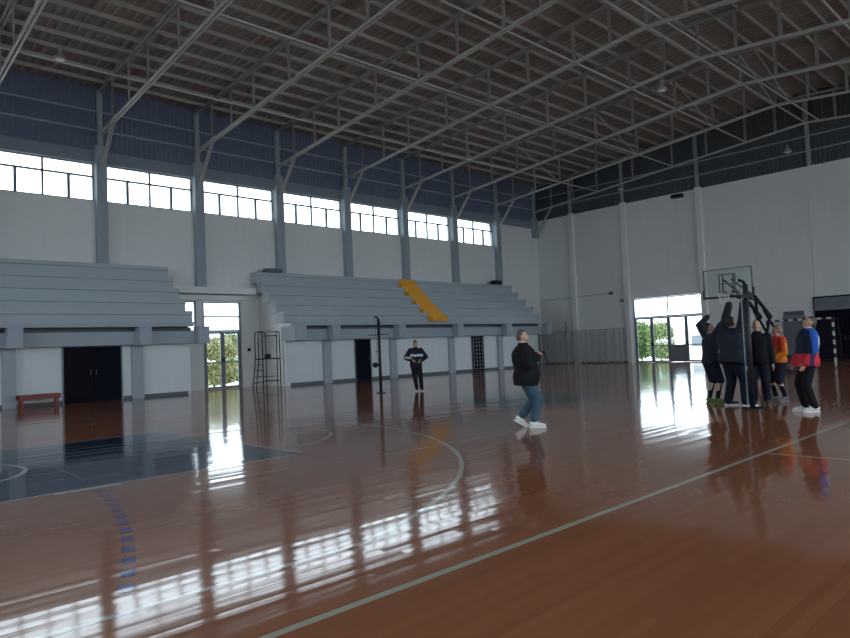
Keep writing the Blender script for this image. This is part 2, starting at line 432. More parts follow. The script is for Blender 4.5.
# baseboards
w = MB(); w.box(XF, XF+.02, YN, 6.85, 0, .12); w.box(XF, XF+.02, 8.9, 11.35, 0, .12); st('baseboard_left', w, M_BASE)
w = MB(); w.box(XF, XF+.02, 16.0, 19.55, 0, .12); w.box(XF, XF+.02, 20.58, 27.82, 0, .12); w.box(XF, XF+.02, 28.86, 34, 0, .12); st('baseboard_left_far', w, M_BASE)
w = MB(); w.box(XL, -20.8, YF-.02, YF, 0, .1); w.box(-16.25, -12.3, YF-.02, YF, 0, .1); w.box(-11.1, -10.9, YF-.02, YF, 0, .1); st('baseboard_far', w, M_BASE)

# ------------------------------------------------------------------ grandstands on the left
def stand(name, label, ya, yb, la, lb, corb, stair=None):
    """tiers ya..yb, lower wall la..lb"""
    o = thing(name, label, 'grandstand', (XL, (ya+yb)/2, 0))
    yo = (ya+yb)/2
    def B(n, m, *bx, bev=0, lab=None):
        q = MB()
        for b in bx: q.box(b[0]-XL, b[1]-XL, b[2]-yo, b[3]-yo, b[4], b[5])
        r = q.build(n, m, o, bevel=bev)
        if lab: r['label'] = lab
        return r
    B('lower_wall', M_WALL2, (XF-.2, XF, la, lb, 0, 2.0))
    B('floor_slab', M_CONC, (-25.35, -24.75, ya if la < 12 else la, yb, 2.62, 2.78))
    # fascia beam with a dark slot under the slab edge
    B('front_beam', M_CONC, (XF-.2, -25.15, la, lb, 1.98, 2.46))
    B('slot_back', M_BASE, (XF-.2, -25.35, la, lb, 2.46, 2.62))
    for c in corb: B('corbel', M_CONC, (-25.15, -24.68, c-.22, c+.22, 1.95, 2.62), bev=.01)
    if la > 12: B('corbel', M_CONC, (XF-.15, -24.70, la-.03, la+.6, 1.975, 2.615))
    for c in corb:
        if la < c < lb: B('pilaster', M_CONC, (XF, XF+.16, c-.26, c+.14, 0, 1.98))
    fx = [-24.8, -25.4, -25.95, -26.5, -27.0]
    tz = [3.22, 3.70, 4.19, 4.68, 5.18]
    cut = [(ya, yb)] 
    for k in range(5):
        z0 = 2.78 if k == 0 else tz[k-1]-.02
        q = MB()
        xb = (fx[k+1]-.06-XL) if k < 4 else .02
        prof = [(fx[k]-XL, tz[k]), (fx[k]-XL, tz[k]-.14), (fx[k]-.05-XL, tz[k]-.17), (fx[k]-.05-XL, z0+.02 if k else z0), (xb, z0+.02 if k else z0), (xb, tz[k])]
        q.prism(prof, ya-yo, yb-yo, 1); q.build('tier', M_TIER, o)
    if la > 12:
        q = MB(); pr = [(.01, 0), (XF-.2-XL, 0), (XF-.2-XL, 2.6), (fx[0]-.12-XL, 2.62)]
        for k in range(5):
            pr += [(fx[k]-.12-XL, tz[k]-.05), ((fx[k+1]-.12-XL) if k < 4 else .01, tz[k]-.05)]
        q.prism(pr, la-yo-.06, la-yo+.1, 1); q.build('end_wall', M_WALL, o)
    if stair:
        q = MB(); 
        for k in range(5):
            # each tier split in two half steps
            x1 = fx[k]+.30-XL; zb = (2.78 if k == 0 else tz[k-1]); 
            y0_, y1_ = stair[0]-yo, stair[1]-yo
            xf_ = fx[k]-XL+.005
            q.box(xf_, xf_+.27, y0_, y1_, zb, (zb+tz[k])/2)
            q.box(xf_, xf_+.012, y0_, y1_, (zb+tz[k])/2, tz[k]+.012)
            q.box((fx[k+1]+.28-XL) if k < 4 else .32, xf_+.01, y0_, y1_, tz[k]-.03, tz[k]+.012)
        s_ = q.build('staircase', M_ORANGE, o); s_['label'] = 'orange painted stair running up the tiers'
    return o
stand('grandstand', 'grey concrete grandstand of five tiers at the left edge, left of the tall glass door', YN+.02, 11.3, YN+.02, 11.46, [-6.95, -2.85, 1.25, 5.3, 9.45, 11.69])
stand('grandstand', 'grey concrete grandstand of five tiers with an orange stair, right of the ladder stand', 15.35, 33.6, 15.8, 34.0, [18.0, 22.0, 26.2, 30.3, 34.2], (23.9, 25.1))

# doors
def dbl_door(n, x, y0, y1, h, facing, leaves, m, extra=None, label=None):
    """door in a wall; facing 'x' = wall normal +X, 'y' = wall normal -Y"""
    o = thing('door_%d' % n, label, None, (x, (y0+y1)/2, 0) if facing == 'x' else ((y0+y1)/2, x, 0), PI/2 if facing == 'x' else 0); o['kind'] = 'structure'
    hw = abs(y1-y0)/2
    f = MB(); f.box(-hw-.05, -hw, -.05, .0, 0, h+.05); f.box(hw, hw+.05, -.05, .0, 0, h+.05); f.box(-hw, hw, -.05, .0, h, h+.05); f.build('door_frame', M_FRAME if m is not M_DARK else M_BASE, o)
    lw = 2*hw/leaves
    for i in range(leaves):
        x0 = -hw+i*lw
        f = MB(); f.box(x0+.004, x0+lw-.004, -.035, 0, .004, h-.004)
        f.box(x0+.1, x0+lw-.1, -.042, -.03, .2, h*.45); f.box(x0+.1, x0+lw-.1, -.042, -.03, h*.52, h-.15)
        lf = f.build('door_leaf', (m if not isinstance(m, tuple) else m[i % len(m)]), o, bevel=.006)
        k = MB(); hx = x0+lw-.09 if i % 2 == 0 else x0+.09
        k.bar((hx, -.09, .95), (hx, -.09, 1.15), .02, .02); k.bar((hx, -.03, .97), (hx, -.09, .97), .02, .02); k.bar((hx, -.03, 1.13), (hx, -.09, 1.13), .02, .02)
        k.build('door_handle', M_BASE, lf)
    return o
dbl_door(1, XF+.001, 6.9, 8.82, 1.95, 'x', 2, (M_DARK2, M_DARK), label='dark double door under the left grandstand')
dbl_door(2, XF+.001, 19.62, 20.52, 1.95, 'x', 1, M_DARK, label='single dark door behind the left volleyball post')
d3 = dbl_door(3, XF+.001, 27.88, 28.8, 1.95, 'x', 1, M_DARK, label='dark door with a white lattice under the right grandstand')
g = MB()
for i in range(4): g.bar((-.36+.24*i, -.055, .1), (-.36+.24*i, -.055, 1.88), .014, .014)
for i in range(9): g.bar((-.40, -.055, .12+.215*i), (.40, -.055, .12+.215*i), .014, .014)
g.build('lattice', M_NET, d3)
# tall glass door in the left wall
def glass_door(n, facing, x, y0, y1, htot, ztr, leaves, label, tops, solid=(), rail=.95, fm=M_FRAME):
    o = thing('door_%d' % n, label, None, (x, (y0+y1)/2, 0) if facing == 'x' else ((y0+y1)/2, x, 0), PI/2 if facing == 'x' else 0); o['kind'] = 'structure'
    hw = abs(y1-y0)/2; t = .06
    f = MB(); f.box(-hw, -hw+t, -.05, .05, 0, htot); f.box(hw-t, hw, -.05, .05, 0, htot); f.box(-hw+t, hw-t, -.05, .05, htot-t, htot); f.build('door_frame', fm, o)
    f = MB(); f.box(-hw+t, hw-t, -.05, .05, ztr-.04, ztr+.04); f.build('transom', fm, o)
    e = [-hw+t+(2*hw-2*t)*i/tops[0] for i in range(tops[0]+1)]; zz = [ztr+.04+(htot-t-ztr-.04)*i/tops[1] for i in range(tops[1]+1)]
    f = MB()
    for q in e[1:-1]: f.box(q-.03, q+.03, -.04, .04, zz[0], zz[-1])
    for q in zz[1:-1]: f.box(e[0], e[-1], -.035, .035, q-.035, q+.035)
    if len(e) > 2 or len(zz) > 2: f.build('glazing_bar', fm, o)
    f = MB(); f.box(e[0], e[-1], -.004, .004, zz[0], zz[-1]); f.build('pane', GLASS, o)
    lw = (2*hw-2*t)/leaves; s = .07
    for i in range(leaves):
        s = .09; x0 = -hw+t+i*lw+.005; x1 = x0+lw-.01; zt = ztr-.045
        f = MB(); f.box(x0, x0+s, -.03, .03, .01, zt); f.box(x1-s, x1, -.03, .03, .01, zt); f.box(x0+s, x1-s, -.03, .03, .01, .01+s); f.box(x0+s, x1-s, -.03, .03, zt-s, zt); f.box(x0+s, x1-s, -.03, .03, rail-.03, rail+.03)
        lf = f.build('door_leaf', fm, o)
        f = MB(); f.box(x0+s, x1-s, -.004, .004, rail+.03, zt-s)
        if i not in solid: f.box(x0+s, x1-s, -.004, .004, .01+s, rail-.03)
        f.build('pane', GLASS, lf)
        if i in solid:
            f = MB(); f.box(x0+s, x1-s, -.015, .015, .01+s, rail-.03); q = f.build('solid_panel', M_GREYD, lf); q['label'] = 'solid grey lower panel'
        hx = x1-s/2 if i % 2 == 0 else x0+s/2
        k = MB(); k.box(hx-.03, hx+.03, -.075, -.03, rail+.03, rail+.2); k.build('door_handle', M_BLACK, lf)
    return o
glass_door(4, 'x', XL-.1, 13.05, 14.83, 3.83, 2.55, 2, 'tall glazed double door between the two grandstands', (1, 2), rail=1.15)
glass_door(5, 'y', YF+.1, -20.7, -16.35, 3.84, 2.71, 4, 'wide glazed entrance of four leaves in the far wall', (2, 1), solid=(2,), rail=.98)
o = thing('window_40', None, None, (XL-.1, 12.46, 2.6)); o['kind'] = 'structure'
f = MB(); f.box(-.05, .05, -.26, -.21, 0, 1.24); f.box(-.05, .05, .21, .26, 0, 1.24); f.box(-.05, .05, -.21, .21, 1.19, 1.24); f.box(-.05, .05, -.21, .21, .3, .35); f.build('window_frame', M_FRAME, o)
f = MB(); f.box(-.004, .004, -.21, .21, 0, 1.19); f.build('pane', GLASS, o)
# ledge over the door and its upper band
tr = MB(); tr.box(XL, XL+.6, 11.35, 15.3, 4.14, 4.42); st('trim_1', tr, M_WALL, bevel=.01)
tr = MB(); tr.box(XL, XL+.35, 11.35, 14.9, 3.88, 4.08); st('trim_2', tr, M_WALL, bevel=.01)
# far wall doors
dbl_door(6, YF-.001, -12.2, -11.25, 2.2, 'y', 1, M_GREYD, label='plain grey door in the far wall behind the people')
w = MB(); w.box(-12.2, -11.25, YF-.05, YF-.001, 2.26, 2.5); st('trim_3', w, M_BASE)
d7 = dbl_door(7, YF-.001, -10.75, -6.6, 2.45, 'y', 3, M_DARK, label='wide dark door at the right end of the far wall')
w = MB(); w.box(-2.07, 2.07, -.04, 0, 2.52, 3.08); w.build('transom_panel', M_GREYD, d7)
w = MB(); w.box(-2.12, -2.07, -.06, 0, 2.5, 3.15); w.box(-2.07, 2.07, -.06, 0, 3.08, 3.15); w.box(2.07, 2.12, -.06, 0, 2.5, 3.15); w.build('door_frame', M_DARK, d7)

# ------------------------------------------------------------------ columns, trusses, purlins
def place_name(k, n): return ['first', 'second', 'third', 'fourth', 'fifth', 'sixth', 'seventh', 'eighth', 'ninth', 'tenth', 'eleventh', 'twelfth'][k]
vis = [y for y in TR if y > 3]
for y in TR:
    if y < 0: continue
    n = vis.index(y) if y in vis else None
    zb = 4.42 if 11.4 < y < 15.3 else (5.181 if y < 33.5 else 0)
    lab = 'grey wall column left of every clerestory window in view' if n is None or n == 0 else 'grey column on the window wall, %s from the left in view' % place_name(n-1, 0)
    c = thing('wall_column', lab, 'column', (XL, y, zb), 0, 'columns along the window wall')
    f = MB(); f.box(.001, .3, -.2, .2, 0 if y < 36 else 8.6, 9.9-zb); f.build('shaft', M_COLM, c, bevel=.012)
    f = MB(); f.box(.05, .22, -.09, .09, 9.9-zb, roof_z(XL+.2)-zb-.15); f.build('upper_post', M_COLM, c)
    f = MB()
    for s in (-.045, .045): f.bar((.28, s, 8.85-zb), (XC*0+1.6, s, chord_z(XL+1.6)-zb-.06), .05, .07)
    f.build('knee_brace', M_STEEL, c)
VX = [1.6, 3.3, 5.1, 7.6, 10.1, 12.1, 14.2, 15.7]
proto = None
for k, y in enumerate(TR):
    if y in vis:
        n = vis.index(y); lab = 'grey steel roof truss, %s from the camera, spanning the hall' % place_name(n, 0)
        if y > 36: lab = 'grey steel roof truss right against the far wall'
    else: lab = 'grey steel roof truss over the near end of the hall'
    if proto is None:
        t = proto = thing('roof_truss', lab, 'roof truss', (XC, y, 0), 0, 'roof trusses')
        hl = XC-XL-.12
        f = MB()
        for s in (-.06, .06):
            for a in (-1, 1): f.bar((a*hl, s, chord_z(XL+.12)), (0, s, chord_z(XC)), .06, .07)
        f.build('bottom_chord', M_STEEL, t)
        f = MB()
        for s in (-.06, .06):
            for a in (-1, 1): f.bar((a*hl, s, roof_z(XL+.12)-.22), (0, s, roof_z(XC)-.22), .06, .08)
        f.build('top_chord', M_WEB, t)
        for v in VX+[hl+.12]:
            for a in (-1, 1):
                X = a*(hl+.12-v)
                if a == 1 and abs(X) < .01: continue
                f = MB()
                for s in (-.03, .03): f.bar((X+s, 0, chord_z(XC+X)-.02), (X+s, 0, roof_z(XC+X)-.2), .035, .06)
                f.build('web_post', M_WEB, t)
    else:
        clone(proto, lab, (XC, y, 0))
    if y < 0: continue
# near trusses behind the camera that the photo never shows are only those two bays back
pur = None; n = 0
xs = []
x = .55
while x < XC-XL-.1: xs.append(x); x += .92
for a in (-1, 1):
    for x in xs:
        X = XC+a*x
        if pur is None:
            f = MB(); f.box(-.025, .025, YN+.05, YF-.05, -.07, .07); pur = f.build('roof_purlin', M_PURL)
            tag(pur, 'long thin steel purlin under the roof deck', 'purlin', 'roof purlins')
            pur.location = (X, 0, roof_z(X)-.08)
        else:
            c = pur.copy(); COL.objects.link(c); c.location = (X, 0, roof_z(X)-.08)
ties = [(-22.5, 'outermost, nearest the clerestory windows'), (-17.5, 'second from the clerestory windows'), (-13.4, 'third from the clerestory windows'), (-10.53, 'at the ridge'), (-9.9, 'just right of the ridge'), (-5.8, 'right of the ridge'), (-1.4, 'far right of the ridge')]
for x, wd in ties:
    f = MB(); f.bar((0, YN+.1, 0), (0, YF-.1, 0), .05, .045)
    q = f.build('tie_beam', M_STEEL); q.location = (x, 0, chord_z(x)+.04); tag(q, 'thin tie beam joining the trusses, '+wd, 'beam', 'roof tie beams')
    if x < -9:
        q = MB(); za, zb = chord_z(x)+.06, roof_z(x)-.25
        for s in (0, 1):
            q.bar((s*.02-.05, 29.05, za if s else zb), (s*.02-.05, 32.95, zb if s else za), .03, .04)
        q = q.build('cross_brace', M_STEEL); q.location = (x, 0, 0); tag(q, 'crossed roof bracing near the far wall, on the tie beam '+wd, 'brace', 'roof cross braces')
# wall girts
for i, z in enumerate((10.5, 11.25)):
    f = MB(); f.box(XL+.05, XL+.1, YN+.1, YF-.12, z, z+.06); q = f.build('girt', M_COLM); tag(q, 'horizontal rail on the cladding above the left windows, '+('lower' if i == 0 else 'upper'), 'rail', 'cladding rails')
    f = MB(); f.box(XL+.15, XR-.1, YF-.1, YF-.05, z, z+.06); q = f.build('girt', M_COLM); tag(q, 'horizontal rail on the ribbed cladding of the far gable, '+('lower' if i == 0 else 'upper'), 'rail', 'cladding rails')
# far wall pilasters
for x, wd in ((-24.75, 'leftmost, near the corner'), (-20.95, 'just left of the glazed entrance'), (-16.25, 'just right of the glazed entrance'), (-10.53, 'above the wide dark door'), (-5.2, 'at the right edge')):
    zb = 3.25 if x > -11 else 0
    f = MB(); f.box(x-.16, x+.16, YF-(.22 if x < -11 else .02), YF-.001, zb, 9.83); q = f.build('wall_pilaster', M_WALL, bevel=.01); tag(q, 'white pilaster on the far wall, '+wd, 'pilaster', 'far wall pilasters')
    f = MB(); f.box(x-.08, x+.08, YF-.2, YF-.05, 9.83, roof_z(x)-.35); f.build('upper_post', M_COLM, q)

# hanging lamps
def lamp(x, y, z, lab):
    t = thing('high_bay_lamp', lab, 'lamp', (x, y, z), 0, 'high bay lamps')
    f = MB(); f.loft([((0, 0, 0), .19, .19), ((0, 0, .07), .17, .17), ((0, 0, .15), .10, .10), ((0, 0, .2), .06, .06)], n=20); f.build('reflector', M_WEB, t, True)
    f = MB(); f.ell((0, 0, .0), (.13, .13, .03)); f.build('diffuser', M_WHITE, t, True)
    f = MB(); f.loft([((0, 0, .2), .05, .05), ((0, 0, .36), .05, .05)], n=16); f.build('ballast', M_WEB, t, True)
    f = MB(); f.tube([(0, 0, .36), (0, 0, roof_z(x)-.15-z)], .008); f.build('rod', M_WEB, t)
for x, y, wd in ((-21.20, 5.8, 'at the top left'), (-21.20, 23.6, 'above the orange stair'), (-11.08, 22.9, 'near the ridge in the middle distance'), (-20.28, 35.9, 'far off near the left end of the far gable'), (-11.08, 35.9, 'far off before the right of the far gable')):
    lamp(x, y, 10.35, 'round high bay lamp hanging '+wd)

# ------------------------------------------------------------------ small fixtures on the walls
def boxy(name, x0, x1, y0, y1, z0, z1, m, lab, cat, grp=None):
    f = MB(); f.box(x0, x1, y0, y1, z0, z1); q = f.build(name, m, bevel=.015); return tag(q, lab, cat, grp)
q = boxy('floodlight', -17.75, -17.1, YF-.35, YF-.001, 9.45, 9.65, M_BLACK, 'small black floodlight at the top edge of the far white wall', 'light')
q = boxy('speaker', -27.25, -26.85, 31.8, 32.4, 5.181, 5.45, M_BLACK, 'black speaker box lying on the top tier near the far end', 'speaker')
q = boxy('speaker', -27.25, -26.85, 15.8, 16.6, 5.181, 5.36, M_BASE, 'dark flat box on the top tier above the ladder stand', 'speaker')
q = boxy('junction_box', -22.25, -22.0, YF-.1, YF-.001, 4.25, 4.45, M_BASE, 'small dark box on the far wall at the end of the conduit', 'box', 'far wall boxes')
q = boxy('junction_box', -21.5, -21.3, YF-.1, YF-.001, 3.75, 3.9, M_BASE, 'small dark box just above the top left corner of the glazed entrance', 'box', 'far wall boxes')
q = boxy('fuse_box', XL, XL+.06, 15.1, 15.25, 1.6, 1.75, M_BLACK, 'tiny black switch on the white wall right of the tall glass door', 'switch')
f = MB(); f.tube([(XL+.05, YF-.06, 4.3), (-22.27, YF-.06, 4.35)], .03); tag(f.build('conduit', M_NET), 'thin pipe running along the far wall from the corner', 'pipe')

# ------------------------------------------------------------------ red bench
b = thing('bench', 'low red wooden bench against the wall below the left grandstand', 'bench', (-24.95, 6.0, 0), 0)
f = MB()
for i in range(3): f.box(-.19+.13*i, -.08+.13*i, -.62, .62, .39, .42)
f.build('seat', M_RED, b, bevel=.006)
f = MB(); f.box(-.225, -.195, -.61, .61, .27, .4); f.box(.19, .215, -.61, .61, .27, .4); f.build('apron', M_RED, b)
for s in (-1, 1):
    for q in (-1, 1):
        f = MB(); f.box(q*.16-.03, q*.16+.03, s*.52-.03, s*.52+.03, 0, .39); f.build('leg', M_RED, b)
f = MB(); f.box(-.02, .02, -.5, .5, .1, .15); f.build('stretcher', M_RED, b)

# ------------------------------------------------------------------ umpire's ladder stand
u = thing('umpire_stand', "black tubular umpire's ladder stand beside the end wall of the right grandstand", 'umpire stand', (-25.25, 14.62, 0), math.radians(46))
P0, P1 = -.02, .58
f = MB()
for yy in (-.28, .28): f.tube([(-.47, yy, 0), (-.33, yy, 1.24), (-.33, yy, 2.30), (-.28, yy, 2.38), (P0-.04, yy, 2.38), (P0, yy, 2.30), (P0, yy, 1.24)], .023)
f.build('ladder_rail', M_BLACK, u, True)
for z in (.24, .49, .74, .99):
    xx = -.47+.14*z/1.24; f = MB(); f.box(xx-.02, xx+.32-.1*z, -.28, .28, z-.012, z+.012); f.build('rung', M_BLACK, u)
for xx in (P0, P1):
    for yy in (-.28, .28):
        f = MB(); f.tube([(xx, yy, 0), (xx, yy, 1.24 if xx < .2 else 2.36)], .023); f.build('leg', M_BLACK, u, True)
f = MB(); f.box(-.35, .61, -.3, .3, 1.21, 1.26); f.build('platform', M_BLACK, u)
f = MB(); f.box(P0+.03, P0+.25, -.12, .12, 1.26, 1.44); f.build('seat', M_BLACK, u, bevel=.02)
f = MB(); f.tube([(P0, -.28, 2.2), (P1, -.28, 2.2)], .02); f.tube([(P1, -.28, 2.36), (P1, .28, 2.36)], .018); f.tube([(P0, .28, 2.3), (.1, .28, 2.4), (P1, .28, 2.38)], .018); f.build('hand_rail', M_BLACK, u, True)
f = MB()
for yy in (-.28, .28): f.tube([(P0, yy, .3), (P1, yy, .3)], .014)
f.tube([(P0, -.28, .5), (P1, -.28, .5)], .014); f.build('brace', M_BLACK, u)

# ------------------------------------------------------------------ volleyball posts
def post(loc, h, lab, rad, lean=(0, 0), pad=True):
    t = thing('volleyball_post', lab, 'post', loc, math.radians(46), 'volleyball posts')
    f = MB(); f.tube([(0, 0, 0), (lean[0], lean[1], h)], rad, 16); f.build('pole', M_BLKPAD, t, True)
    f = MB(); f.tube([(0, 0, h-.03), (-.03, 0, h+.05), (-.13, 0, h+.09)], .03, 10); f.build('top_hook', M_BLACK, t, True)
    return t
p1 = post((-16.93, 14.03, 0), 2.42, 'slender black volleyball post standing alone before the dark single door', .05)
f = MB(); f.loft([((0, 0, 0), .16, .16), ((0, 0, .02), .16, .16)], n=20); f.build('base_plate', M_BLACK, p1)
f = MB(); f.ell((-.15, 0, .92), (.10, .07, .09)); f.box(-.1, 0, -.03, .03, .88, .96); f.build('winch', M_BLACK, p1, True)
f = MB(); f.tube([(-.09, 0, .95), (-.09, 0, 1.55), (-.12, 0, 2.4)], .006); f.tube([(-.34, 0, 1.9), (.34, 0, 1.92)], .012); f.tube([(-.14, 0, 1.35), (.03, 0, 1.35)], .012); f.build('net_cable', M_BLACK, p1)
p2 = post((-4.97, 13.21, 0), 2.36, 'thick black padded volleyball post that the standing people reach up to', .047)
f = MB(); f.tube([(-.10, -.02, 0.02), (-.10, -.02, 2.3)], .009); f.build('net_cord', M_COLM, p2)
f = MB(); f.box(-.12, .12, -.05, .05, 2.1, 2.16); f.build('bracket', M_BLACK, p2)
f = MB(); f.loft([((0, 0, 0), .2, .2), ((0, 0, .02), .2, .2)], n=20); f.build('base_plate', M_BLACK, p2)

# ------------------------------------------------------------------ basketball stand
hb = thing('basketball_hoop', 'portable basketball stand with clear backboard behind the group of people', 'basketball hoop', (XC, 26.25, 0))
f = MB(); f.box(-.9, .9, -.012, .012, 2.92, 3.96); bb = f.build('backboard', None, hb)
mb_ = bpy.data.materials.new('clear_board'); mb_.use_nodes = True; tt = mb_.node_tree; tt.nodes.clear()
oo = tt.nodes.new('ShaderNodeOutputMaterial'); mi = tt.nodes.new('ShaderNodeMixShader'); t1 = tt.nodes.new('ShaderNodeBsdfTransparent'); g1 = tt.nodes.new('ShaderNodeBsdfPrincipled')
g1.inputs['Base Color'].default_value = (.42, .46, .47, 1); g1.inputs['Roughness'].default_value = .1; t1.inputs[0].default_value = (.93, .97, .96, 1); mi.inputs[0].default_value = .10
tt.links.new(t1.outputs[0], mi.inputs[1]); tt.links.new(g1.outputs[0], mi.inputs[2]); tt.links.new(mi.outputs[0], oo.inputs[0])
bb.data.materials.clear(); bb.data.materials.append(mb_)
f = MB(); t_ = .035
f.box(-.93, -.9, -.03, .03, 2.9, 3.98); f.box(.9, .93, -.03, .03, 2.9, 3.98); f.box(-.93, .93, -.03, .03, 3.96, 3.99); f.build('board_frame', M_BASE, hb)
f = MB(); f.box(-.95, .95, -.05, .05, 2.85, 2.93); f.box(-.97, -.92, -.05, .05, 2.85, 3.2); f.box(.92, .97, -.05, .05, 2.85, 3.2); f.build('edge_padding', M_BLKPAD, hb, bevel=.015)
f = MB()
for a in (-.30, .30): f.box(a-.025, a+.025, -.018, -.013, 3.05, 3.78)
f.box(-.30, .30, -.018, -.013, 3.74, 3.78); f.box(-.30, .30, -.018, -.013, 3.38, 3.42); f.build('target_square', M_BASE, hb)
f = MB(); f.tube([(.225*math.cos(a*PI/12), -.39+.225*math.sin(a*PI/12), 3.05) for a in range(25)], .012); f.box(-.1, .1, -.17, -.02, 2.99, 3.06)
f.box(-.23, .23, -.2, -.17, 3.02, 3.06)
M_RIM = mat('red_rim', (.45, .10, .07), .4); rim = f.build('rim', M_RIM, hb, True)
f = MB()
for a in range(12):
    for s in (1, -1):
        pts = []
        for k in range(5):
            r = .22-.09*k/4; q = (a+s*k*.5)*PI/6; pts.append((r*math.cos(q), -.39+r*math.sin(q), 3.04-.42*k/4))
        f.tube(pts, .006, 4)
f.build('net', M_WHITE, rim)
f = MB()
for a in (-.15, .15):
    f.bar((a, .03, 3.55), (a*1.2, 2.1, 2.95), .05, .07); f.bar((a, .03, 3.1), (a*1.2, 2.1, 2.8), .05, .07)
f.bar((-.2, .06, 3.1), (-.2, .06, 3.75), .04, .04); f.bar((.2, .06, 3.1), (.2, .06, 3.75), .04, .04)
f.build('arm', M_BLACK, hb)
f = MB()
for a in (-.2, .2):
    f.bar((a, 2.1, 2.95), (a, 3.8, 2.1), .08, .12); f.bar((a, 2.2, 2.8), (a, 2.35, .45), .07, .10); f.bar((a, 3.7, 2.2), (a, 2.6, .5), .08, .1); f.bar((a, 3.0, 2.4), (a, 4.7, 1.2), .07, .08); f.bar((a, 4.7, 1.2), (a, 4.9, .45), .07, .08)
f.build('mast', M_BLACK, hb)
f = MB(); f.box(-.6, .6, 2.0, 5.2, .12, .48); f.build('base', M_BLKPAD, hb, bevel=.03)
for a, c in ((-.5, 2.3), (.5, 2.3), (-.5, 4.9), (.5, 4.9)):
    f = MB(); f.loft([((a-.03, c, .06), .06, .06), ((a+.03, c, .06), .06, .06)], (0, 0, 1), 14); f.build('wheel', M_BLACK, hb)
f = MB(); f.loft([((0, 2.02, 2.05), .13, .13), ((0, 1.98, 2.05), .13, .13)], (1, 0, 0), 24); f.build('round_plate', M_WHITE, hb)

# ------------------------------------------------------------------ handball goal
gx0, gx1, gy = -12.0, -9.17, 34.3
gl = thing('handball_goal', 'handball goal with black and white striped frame before the far wall', 'goal', (-10.59, gy, 0))
def stripes(axis, flip):
    m = bpy.data.materials.new('striped_goal_'+axis); m.use_nodes = True; t = m.node_tree; b = t.nodes['Principled BSDF']
    c = t.nodes.new('ShaderNodeTexCoord'); s = t.nodes.new('ShaderNodeSeparateXYZ'); t.links.new(c.outputs['Object'], s.inputs[0])
    a = t.nodes.new('ShaderNodeMath'); a.operation = 'MULTIPLY'; a.inputs[1].default_value = 1/.4; t.links.new(s.outputs[axis], a.inputs[0])
    a2 = t.nodes.new('ShaderNodeMath'); a2.operation = 'ADD'; a2.inputs[1].default_value = 20+flip; t.links.new(a.outputs[0], a2.inputs[0])
    f_ = t.nodes.new('ShaderNodeMath'); f_.operation = 'FRACT'; t.links.new(a2.outputs[0], f_.inputs[0])
    g_ = t.nodes.new('ShaderNodeMath'); g_.operation = 'GREATER_THAN'; g_.inputs[1].default_value = .5; t.links.new(f_.outputs[0], g_.inputs[0])
    mx = t.nodes.new('ShaderNodeMix'); mx.data_type = 'RGBA'; mx.inputs['A'].default_value = (.7, .7, .7, 1); mx.inputs['B'].default_value = (.012, .012, .02, 1)
    t.links.new(g_.outputs[0], mx.inputs['Factor']); t.links.new(mx.outputs['Result'], b.inputs['Base Color']); b.inputs['Roughness'].default_value = .5
    return m
SX, SZ = stripes('X', .1), stripes('Z', .0)
for s in (-1, 1):
    f = MB(); f.box(s*1.41-.04, s*1.41+.04, -.04, .04, 0, 1.96); f.build('goal_post', SZ, gl)
f = MB(); f.box(-1.45, 1.45, -.04, .04, 1.96, 2.04); f.build('crossbar', SX, gl)
f = MB()
for s in (-1, 1): f.tube([(s*1.41, .04, 2.0), (s*1.41, .8, 1.95), (s*1.41, 1.1, .03), (s*1.41, .04, .03)], .02)
f.tube([(-1.41, 1.1, .03), (1.41, 1.1, .03)], .02); f.build('rear_frame', M_BLACK, gl)
f = MB()
for i in range(29):
    xx = -1.4+.1*i; f.tube([(xx, .06, 1.98), (xx, .8, 1.93), (xx, 1.1, .05)], .004, 4)
for i in range(20):
    q = i/19; f.tube([(-1.41, .8+.3*q, 1.93-1.88*q), (1.41, .8+.3*q, 1.93-1.88*q)], .004, 4)
f.build('net', mat('dark_net_cord', (.05, .05, .06), .9), gl)

# ------------------------------------------------------------------ hanging net in the far left corner
nt_ = thing('divider_net', 'grey hanging net on a rail in the far left corner', 'net', (-24.0, 36.5, 0))
f = MB(); pts = []
N = 96
def npt(i): t = i/(N-1); return (-3.2+6.2*t, .10*math.sin(i*.85)+.05*math.sin(i*.31))
for i in range(N):
    x_, y_ = npt(i); f.tube([(x_, y_, .02), (x_, y_, 2.1)], .011 if i % 5 else .02, 4)
for k in range(14):
    z = .05+2.05*k/13
    f.tube([(npt(i)[0], npt(i)[1], z) for i in range(0, N, 2)], .008, 4)
f.build('mesh', M_NET, nt_)
f = MB(); f.tube([(-3.25, 0, 2.12), (3.05, 0, 2.12)], .022); f.build('top_rail', M_STEEL, nt_)
for xx, hh in ((-3.25, 2.12), (-1.05, 2.75), (3.05, 2.12)):
    f = MB(); f.tube([(xx, 0, 0), (xx, 0, hh)], .03); f.build('pole', M_BASE, nt_)

